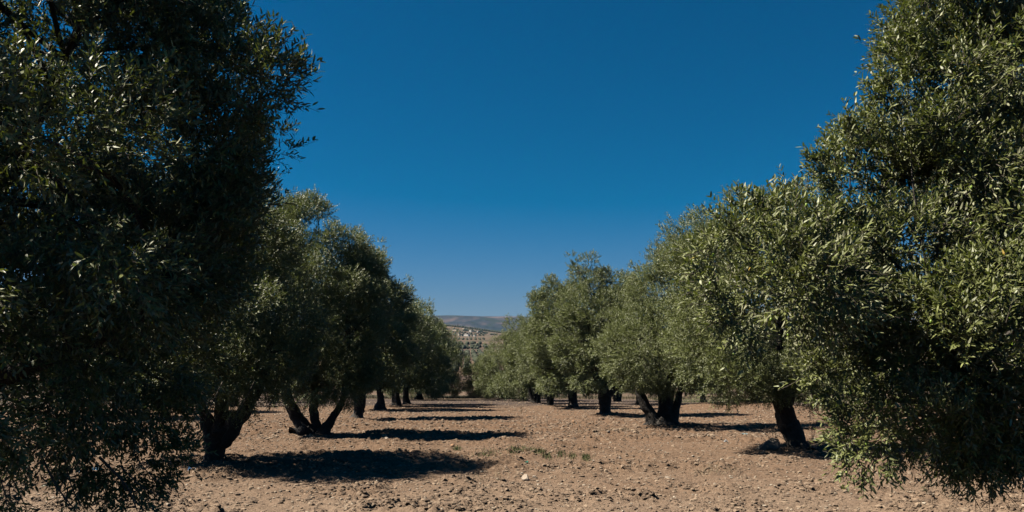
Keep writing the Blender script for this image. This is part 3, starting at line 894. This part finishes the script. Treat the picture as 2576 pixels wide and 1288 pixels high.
stone('stone', 1680, 1207, 18, 6, M['stone'], 'wide flat stone half sunk in the soil at front right', seed=15)


# ------------------------------------------------------------------ litter
def litter(name, px, py, wpx, hp, mat, label, seed, cat='litter'):
    x, y = G(px, py); rng = np.random.RandomState(seed)
    n = 9; s = wpx * y / F / 2; h = hp * y / F
    u, w = np.meshgrid(np.linspace(-1, 1, n), np.linspace(-1, 1, n))
    rad = 1 + .25 * rng.randn(n, n)
    z = np.abs(rng.randn(n, n)) * .35 + .25 + .5 * np.exp(-(u ** 2 + w ** 2) * 1.5)
    V = np.stack([u * s * rad, w * s * .7 * rad, z * h], -1).reshape(-1, 3)
    ii, jj = np.meshgrid(np.arange(n - 1), np.arange(n - 1), indexing='ij')
    q = np.stack([ii * n + jj, ii * n + jj + 1, (ii + 1) * n + jj + 1, (ii + 1) * n + jj], -1)
    o = link(name, mesh_np(name, V, q, 4, [mat]), None, (x, y, float(zt(x, y)) + .02))
    md = o.modifiers.new('thick', 'SOLIDIFY'); md.thickness = .004
    tag(o, label, cat, 'litter on the soil')


blue = plain('blue_plastic', (.02, .30, .62)); teal = plain('green_plastic', (.05, .40, .28)); white = plain('white_paper', (.5, .52, .53)); pteal = plain('pale_blue_plastic', (.22, .34, .36))
litter('plastic_scrap', 241, 1194, 22, 7, blue, 'crumpled bright blue plastic under the huge left tree', 1)
litter('plastic_scrap', 204, 1197, 11, 5, blue, 'small blue plastic scrap left of the bigger blue piece', 2)
litter('plastic_scrap', 1326, 1176, 7, 5, teal, 'tiny green plastic scrap above the biggest pale stone', 3)
litter('paper_scrap', 1826, 1119, 7, 7, white, 'white paper scrap on soil left of the boulder', 4)
litter('plastic_bottle_scrap', 1876, 1100, 16, 3, pteal, 'flattened pale blue plastic at the edge of the fan stemmed tree shadow', 5)
litter('plastic_scrap', 981, 1199, 5, 4, pteal, 'tiny pale scrap below the longest tree shadow', 6)
# crushed drink carton
x, y = G(483, 1204)
bm = bmesh.new(); bmesh.ops.create_cube(bm, size=1)
bmesh.ops.subdivide_edges(bm, edges=bm.edges[:], cuts=3, use_grid_fill=True)
rg = np.random.RandomState(2)
for v in bm.verts:
    v.co.x *= .115; v.co.y *= .06; v.co.z *= .055 * (1 - .35 * math.cos(v.co.x * 26))
    v.co += __import__('mathutils').Vector(rg.normal(0, .004, 3))
me = bpy.data.meshes.new('drink_carton'); bm.to_mesh(me); bm.free()
m, nt, b, out = new_mat('printed_carton')
tcx = nt.nodes.new('ShaderNodeTexCoord').outputs['Object']
sx_ = nt.nodes.new('ShaderNodeSeparateXYZ'); nt.links.new(tcx, sx_.inputs[0])
nt.links.new(ramp(nt, maprange(nt, sx_.outputs[0], -.06, .06), [(0, (.15, .35, .7)), (.3, (.7, .75, .85)), (.5, (.75, .3, .35)), (.62, (.8, .82, .85))], 'CONSTANT'), b.inputs['Base Color'])
me.materials.append(m)
o = link('drink_carton', me, None, (x, y, float(zt(x, y)) + .04)); o.rotation_euler = (.2, .15, .3)
tag(o, 'crushed white and blue drink carton left of the stout forked trunk', 'drink carton')


# ------------------------------------------------------------------ grass, stalks, suckers
def blades(name, x, y, h, w, mat, rng, lean=.35):
    n = len(x); z = zt(x, y)
    a = rng.rand(n) * 2 * PI; d = np.stack([np.cos(a), np.sin(a), np.zeros(n)], 1)
    b2 = rng.rand(n) * 2 * PI; ln = np.stack([np.cos(b2) * lean * rng.rand(n), np.sin(b2) * lean * rng.rand(n), np.ones(n)], 1)
    B = np.stack([x, y, z - .005], 1); h = h[:, None]
    V = np.stack([B - d * w, B + d * w, B + ln * h * .6 + d * w * .7, B + ln * h + ln * [1, 1, 0] * h * .4, B + ln * h * .6 - d * w * .7], 1)
    return mesh_np(name, V.reshape(-1, 3), np.arange(n * 5), 5, [mat], attr=rng.rand(n))


rng = np.random.RandomState(8)
gx, gy, gh = [], [], []
for (px, py, r, n) in [(1225, 1157, 34, 260), (1310, 1150, 30, 240), (1352, 1152, 26, 420), (1375, 1160, 18, 160), (1412, 1152, 16, 140), (1475, 1160, 15, 260), (1290, 1155, 16, 250), (1150, 1136, 12, 160), (1440, 1157, 14, 120)]:
    a = rng.normal(0, r * .45, n) + px; b_ = rng.normal(0, 3.6, n) + py
    for A_, B_ in zip(a, b_):
        X_, Y_ = G(A_, B_); gx.append(X_); gy.append(Y_); gh.append(rng.uniform(.03, .105))
o = link('grass_tufts', blades('grass_tufts', np.array(gx), np.array(gy), np.array(gh), .0045, M['grass'], rng))
tag(o, 'short green grass sprouting at the end of the longest tree shadow', 'grass', None, 'stuff')
n = 14000
y = rng.uniform(84.5, 93, n); x = rng.uniform(-26, 50, n)
o = link('dry_grass', blades('dry_grass', x, y, rng.uniform(.15, .5, n), .02, M['straw'], rng))
tag(o, 'pale dry grass along the crest at the far end of the aisle', 'dry grass', None, 'stuff')
n = 9000
y = rng.uniform(66, 82, n); x = rng.uniform(14, 46, n) ; k = fbm(x / 5, y / 4) > .47
o = link('green_ground_cover', blades('green_ground_cover', x[k], y[k], rng.uniform(.06, .2, k.sum()), .02, M['grass'], rng))
tag(o, 'thin green growth on the dark strip at the right', 'ground cover', None, 'stuff')
# dry weeds round the second right tree's mound and straw bits in front
gx, gy = [], []
for (px, py, r, s, n) in [(1480, 1093, 60, 3, 260), (1560, 1087, 60, 4, 220), (1800, 1192, 60, 8, 120), (1230, 1204, 80, 12, 60), (560, 1100, 120, 8, 150), (1760, 1050, 80, 5, 260), (900, 1045, 60, 5, 150)]:
    for _ in range(n):
        X_, Y_ = G(px + rng.normal(0, r * .5), py + rng.normal(0, s * .5)); gx.append(X_); gy.append(Y_)
o = link('dry_weeds', blades('dry_weeds', np.array(gx), np.array(gy), rng.uniform(.03, .13, len(gx)), .004, M['straw'], rng, 1.6))
tag(o, 'straw coloured dry weed bits lying on the soil', 'dry weeds', None, 'stuff')

# dry stalk in the aisle
x, y = G(1311, 1044); T = Tubes(); z = float(zt(x, y, False))
T.add(spline([[0, 0, 0], [.02, 0, .2], [-.03, 0, .46]], 6), [.018, .018, .016, .014, .012, .01], 5)
T.add(spline([[.02, 0, .2], [.12, 0, .33]], 3), [.012, .01, .008], 4); T.add(spline([[0, 0, .3], [-.12, .02, .42]], 3), [.012, .01, .008], 4)
T.add(spline([[0, 0, .36], [.10, .02, .47]], 3), [.012, .01, .008], 4)
o = link('dry_stalk', T.mesh('dry_stalk', M['straw']), None, (x, y, z))
tag(o, 'pale dead branching stalk standing in the sunlit aisle', 'dry stalk')
# thin stalk in the front left shadow
x, y = G(1172, 1204); x, y = G(700 + 30, 1204); T = Tubes(); z = float(zt(x, y))
T.add(spline([[0, 0, 0], [.05, 0, .1], [.15, 0, .17]], 5), [.004] * 5, 4); T.add(spline([[.05, 0, .1], [.02, .02, .16]], 3), [.003] * 3, 4)
o = link('dry_twig', T.mesh('dry_twig', M['straw']), None, (x, y, z)); tag(o, 'thin bent dry twig on the near edge of the longest shadow', 'twig')


def sucker(px, py, hts, label, seed, nl=10):
    x, y = G(px, py); rng = np.random.RandomState(seed); T = Tubes(); z = float(zt(x, y, False)); Ls = []
    root = link('olive_shoot', None, None, (x, y, z)); tag(root, label, 'shoot', 'thin shoots by the leaning trunk')
    for (dx, h) in hts:
        p = spline([[0, 0, 0], [dx * .4, .03, h * .55], [dx, -.03, h]], 8)
        T.add(p, np.linspace(.008, .004, 8), 4)
        for q in range(2, 8):
            d = np.array([rng.uniform(-1, 1), rng.uniform(-.5, .5), .4]); d = d / np.linalg.norm(d) * .10
            T.add(np.array([p[q], p[q] + d * .5, p[q] + d]), [.004, .003, .003], 3); Ls.append(p[q] + d)
    link('stem', T.mesh('stem', M['twig']), root)
    C = np.array(Ls); n = len(C)
    V, k, r, *_ = make_leaves(rng, C, np.tile([0, 0, 1.0], (n, 1)), np.full(n, .03), nl * n, .03, .01, .06, 6, False)
    link('leaves', mesh_np('leaves', V, np.arange(len(V)), k, [M['leaf']], attr=r), root)


sucker(1948, 1122, [(-.35, .38), (-.1, .55), (.15, .62)], 'thorny looking leafy shoots behind the grey boulder', 1, 6)
sucker(1985, 1118, [(-.5, .30)], 'low arching shoot joining the leaning trunk on its left', 2, 3)
sucker(2046, 1118, [(.0, .62), (.12, .7), (-.06, .4)], 'upright wispy shoots right of the leaning trunk', 3, 5)
# small dry bush beyond L2
# weathered stakes by the earth mound
for i, (px, hh) in enumerate([(1851, .85), (1859, .6)]):
    X_, Y_ = G(px, 1023 - i); T = Tubes()
    T.add(spline([[0, 0, -.05], [.02, 0, hh * .5], [-.01, 0, hh]], 6), [.05, .05, .045, .045, .04, .035], 6)
    T.add(spline([[0, 0, hh * .7], [.25, 0, hh * .85]], 3), [.025, .02, .012], 4)
    o = link('wooden_stake', T.mesh('wooden_stake', M['straw']), None, (X_, Y_, float(zt(X_, Y_, False))))
    tag(o, ['taller weathered stake left of the earth mound', 'shorter weathered stake nearest the earth mound'][i], 'stake')

# ------------------------------------------------------------------ the valley
rng = np.random.RandomState(55)


def field_trees(y0, y1, k0, k1, pitch, size, jit=.3, thin=1.0, rowx=True, cl=None):
    ys_ = np.arange(y0, y1, pitch); out = []
    for yy in ys_:
        xs_ = np.arange(k0 * yy, k1 * yy, pitch); xs_ = np.round(xs_ / pitch) * pitch - .0565 * yy * 1.0
        out.append(np.stack([xs_ + rng.normal(0, jit, len(xs_)), yy + rng.normal(0, jit, len(xs_))], 1))
    P = np.vstack(out); P = P[(P[:, 0] / P[:, 1] > k0) & (P[:, 0] / P[:, 1] < k1)]
    P = P[rng.rand(len(P)) < thin]
    if cl is not None: P = P[cl(P[:, 0], P[:, 1])]
    return P, np.full(len(P), size) * rng.uniform(.75, 1.25, len(P))


sets = [field_trees(430, 900, -.15, .02, 6.5, 1.9), field_trees(985, 1060, -.13, .02, 7, 2.5, 2, .7), field_trees(1120, 1230, -.12, .02, 9, 2.6, 1, .6, cl=lambda x, y: fbm(x / 60, y / 60) > .45),
        field_trees(1470, 1600, -.12, .02, 8, 1.7, .4, .95), field_trees(2250, 2440, -.12, .02, 12, 1.9, 1.5, .7), field_trees(2950, 3080, -.16, .05, 9, 3.2, 1.5, 1)]
# scattered trees round the houses
for (px, Y, r, n) in [(1165, 2620, 30, 14), (1178, 2640, 16, 14), (1184, 2660, 8, 12), (1208, 2640, 18, 14), (1150, 2600, 16, 10), (1200, 2430, 60, 30), (1155, 2230, 20, 8), (1180, 2730, 22, 10)]:
    X_ = (px - 1288) / F * Y
    pp = np.stack([X_ + rng.normal(0, r, n), Y + 22 + np.abs(rng.normal(0, 12, n))], 1); sets.append((pp, rng.uniform(2.0, 3.6, n)))
PP = np.vstack([s[0] for s in sets]); SS = np.concatenate([s[1] for s in sets])
P3 = np.column_stack([PP, zt(PP[:, 0], PP[:, 1], False) + SS * .75])
o = link('distant_olive_orchards', scatter_blobs('distant_olive_orchards', P3, SS, M['far_tree'], rng, base=(ICO2_V, ICO2_F), jitter=.22, flat=1.0))
tag(o, 'rows and bands of far olive trees in the valley and on the near hill', 'distant orchards', None, 'stuff')

cream = plain('cream_render', (.50, .41, .30), .9); whitewash = plain('whitewash', (.60, .56, .50), .9); roofm = plain('flat_roof', (.42, .34, .27), .9); dark = plain('dark_opening', (.04, .04, .05), .4)


def box_mesh(name, boxes, mat):
    V = []; Q = []
    for (x0, x1, y0, y1, z0, z1) in boxes:
        k = len(V)
        V += [(x0, y0, z0), (x1, y0, z0), (x1, y1, z0), (x0, y1, z0), (x0, y0, z1), (x1, y0, z1), (x1, y1, z1), (x0, y1, z1)]
        Q += [(k, k + 3, k + 2, k + 1), (k + 4, k + 5, k + 6, k + 7), (k, k + 1, k + 5, k + 4), (k + 1, k + 2, k + 6, k + 5), (k + 2, k + 3, k + 7, k + 6), (k + 3, k, k + 4, k + 7)]
    return mesh_np(name, np.array(V, float), np.array(Q), 4, [mat])


for (zx, Y, w, h, mat, lab) in [
    (735, 2200, 5, 6.5, cream, 'tallest cream house at the left end of the lower house row in the valley'),
    (772, 2200, 9, 3.6, cream, 'low cream house right of the tallest one in the valley'),
    (800, 2206, 6, 2.6, whitewash, 'lowest shed like house between the cream and the long white houses'),
    (892, 2200, 15, 5, whitewash, 'long white house with the tall left part in the lower house row'),
    (965, 2200, 14, 3.8, cream, 'long cream house in the middle of the lower house row'),
    (1040, 2204, 15, 2.8, whitewash, 'low whitish house at the right end of the lower house row'),
    (800, 2330, 6, 2.6, whitewash, 'leftmost small white house just above the lower house row'),
    (885, 2330, 8, 3, whitewash, 'middle small white house just above the lower house row'),
    (915, 2335, 5, 3, cream, 'rightmost small house just above the lower house row'),
    (640, 2590, 20, 3.6, cream, 'long pale house on the hillside beside the left row tree tops'),
    (982, 2600, 9, 5.6, whitewash, 'tall white house in trees in the middle of the hillside'),
    (1020, 2600, 10, 3.4, cream, 'low cream house right of the tall white hillside house'),
    (1135, 2620, 5, 5, whitewash, 'single narrow white house to the right on the hillside'),
    (835, 2780, 9, 4.4, cream, 'cream house below the dark tree band at the hill top'),
    (885, 2780, 14, 2.8, cream, 'long low house below the dark tree band at the hill top')]:
    px = (1700 + zx / 5.367) * .629; X_ = (px - 1288) / F * Y
    zz = float(zt(X_, Y, False))
    r = link('far_house', None, None, (X_, Y, zz - .2)); tag(r, lab, 'house', 'far houses in the valley')
    h += .3; w *= 1.15; r.rotation_euler = (0, 0, math.radians(-42))
    link('wall', box_mesh('wall', [(-w / 2, w / 2, -3, 3, 0, h)], mat), r)
    link('roof', box_mesh('roof', [(-w / 2 - .2, w / 2 + .2, -3.2, 3.2, h + .003, h + .35)], roofm), r)
    link('door', box_mesh('door', [(-.5, .5, -3.05, -2.98, .2, 2.2)], dark), r)
    for s in (-1, 1):
        link('window', box_mesh('window', [(s * w * .32 - .5, s * w * .32 + .5, -3.05, -2.98, 1.2, 2.2)], dark), r)

# pylon
X_ = (1179 - 1288) / F * 1500; T = Tubes(); H = 15
for sx_ in (-1, 1):
    for sy_ in (-1, 1):
        T.add(np.array([[sx_ * 1.6, sy_ * 1.6, 0], [sx_ * .4, sy_ * .4, H * .7], [sx_ * .2, sy_ * .2, H]]), [.09, .08, .07], 4)
for k in range(6):
    z0 = k * H / 6; z1 = z0 + H / 6; a0 = 1.6 - 1.3 * z0 / H; a1 = 1.6 - 1.3 * z1 / H
    for sy_ in (-1, 1):
        T.add(np.array([[-a0, sy_ * a0, z0], [a1, sy_ * a1, z1]]), [.05, .05], 3); T.add(np.array([[a0, sy_ * a0, z0], [-a1, sy_ * a1, z1]]), [.05, .05], 3)
for zz in (H * .72, H * .84, H * .95):
    T.add(np.array([[-2.6, 0, zz], [0, 0, zz + .3], [2.6, 0, zz]]), [.05, .09, .05], 4)
o = link('electricity_pylon', T.mesh('electricity_pylon', plain('galvanised_steel', (.45, .45, .46))), None, (X_, 1500, float(zt(X_, 1500, False))))
tag(o, 'thin grey lattice pylon standing on the valley fields', 'pylon')

# ------------------------------------------------------------------ haze
bx = box_mesh('haze', [(-9500, 9500, -80, 15500, -120, 430)], None) if False else None
me = box_mesh('haze', [(-9500, 9500, -80, 15500, -140, 330)], M['twig'])
me.materials.clear()
hm = bpy.data.materials.new('haze_air'); hm.use_nodes = True; nt = hm.node_tree; nt.nodes.clear()
ou = nt.nodes.new('ShaderNodeOutputMaterial'); pv = nt.nodes.new('ShaderNodeVolumePrincipled')
pv.inputs['Color'].default_value = (.19, .37, .60, 1); pv.inputs['Density'].default_value = 2.7e-5
pv.inputs['Anisotropy'].default_value = 0.1
nt.links.new(pv.outputs[0], ou.inputs['Volume'])
me.materials.append(hm)
o = link('haze', me); tag(o, 'thin bluish haze over the far hills', 'haze', None, 'stuff')

# ------------------------------------------------------------------ light and sky
EL, AZ = 51.5, 271.0
# one reflectance level for every surface (keeps albedos realistic for the chosen exposure)
KR = .68
for m in bpy.data.materials:
    nt = m.node_tree
    for nd in list(nt.nodes):
        nm = {'ShaderNodeBsdfPrincipled': 'Base Color', 'ShaderNodeBsdfTranslucent': 'Color'}.get(nd.bl_idname)
        if nm is None: continue
        sk_ = nd.inputs[nm]
        if sk_.is_linked:
            src = sk_.links[0].from_socket
            nt.links.new(mix(nt, 1.0, src, (KR, KR, KR), 'MULTIPLY'), sk_)
        else:
            c = sk_.default_value; sk_.default_value = (c[0] * KR, c[1] * KR, c[2] * KR, 1)

world = bpy.data.worlds.new('World'); sc.world = world; world.use_nodes = True
nt = world.node_tree; bg = nt.nodes['Background']
sky = nt.nodes.new('ShaderNodeTexSky'); sky.sky_type = 'NISHITA'; sky.sun_disc = False
sky.sun_elevation = math.radians(EL); sky.sun_rotation = math.radians(AZ)
sky.altitude = 1200; sky.air_density = 1.0; sky.dust_density = .3; sky.ozone_density = 4.0
EXPO = 1.38
gk = 2 ** -EXPO
vm = nt.nodes.new('ShaderNodeVectorMath'); vm.operation = 'MULTIPLY_ADD'
nt.links.new(sky.outputs[0], vm.inputs[0]); vm.inputs[1].default_value = (.54 * gk, .45 * gk, .65 * gk); vm.inputs[2].default_value = (-1.12 * gk, 0, 0)
vx = nt.nodes.new('ShaderNodeVectorMath'); vx.operation = 'MAXIMUM'; vx.inputs[1].default_value = (.0, 0, 0)
nt.links.new(vm.outputs[0], vx.inputs[0]); nt.links.new(vx.outputs[0], bg.inputs['Color'])
bg.inputs['Strength'].default_value = .1

sun = bpy.data.lights.new('sun', 'SUN'); sun.energy = 5.0; sun.angle = math.radians(.53); sun.color = (1, .92, .80)
so = bpy.data.objects.new('sun', sun); COL.objects.link(so)
import mathutils
d = mathutils.Vector((math.sin(math.radians(AZ)) * math.cos(math.radians(EL)), math.cos(math.radians(AZ)) * math.cos(math.radians(EL)), math.sin(math.radians(EL))))
so.rotation_euler = d.to_track_quat('Z', 'Y').to_euler(); so.location = (-20, 0, 30)

cam = bpy.data.cameras.new('camera'); co = bpy.data.objects.new('camera', cam); COL.objects.link(co)
cam.sensor_width = 36; cam.lens = 36 * F / 2576; cam.shift_y = (HZ - 644) / 2576
cam.clip_start = .05; cam.clip_end = 40000
co.location = (0, 0, CAMZ); co.rotation_euler = (math.radians(90), 0, 0)
sc.camera = co

sc.view_settings.view_transform = 'Standard'; sc.view_settings.look = 'None'
sc.view_settings.exposure = EXPO; sc.view_settings.gamma = 1
cy = sc.cycles
cy.max_bounces = 5; cy.diffuse_bounces = 0; cy.glossy_bounces = 2; cy.transmission_bounces = 2; cy.volume_bounces = 0; cy.transparent_max_bounces = 4
cy.use_denoising = True
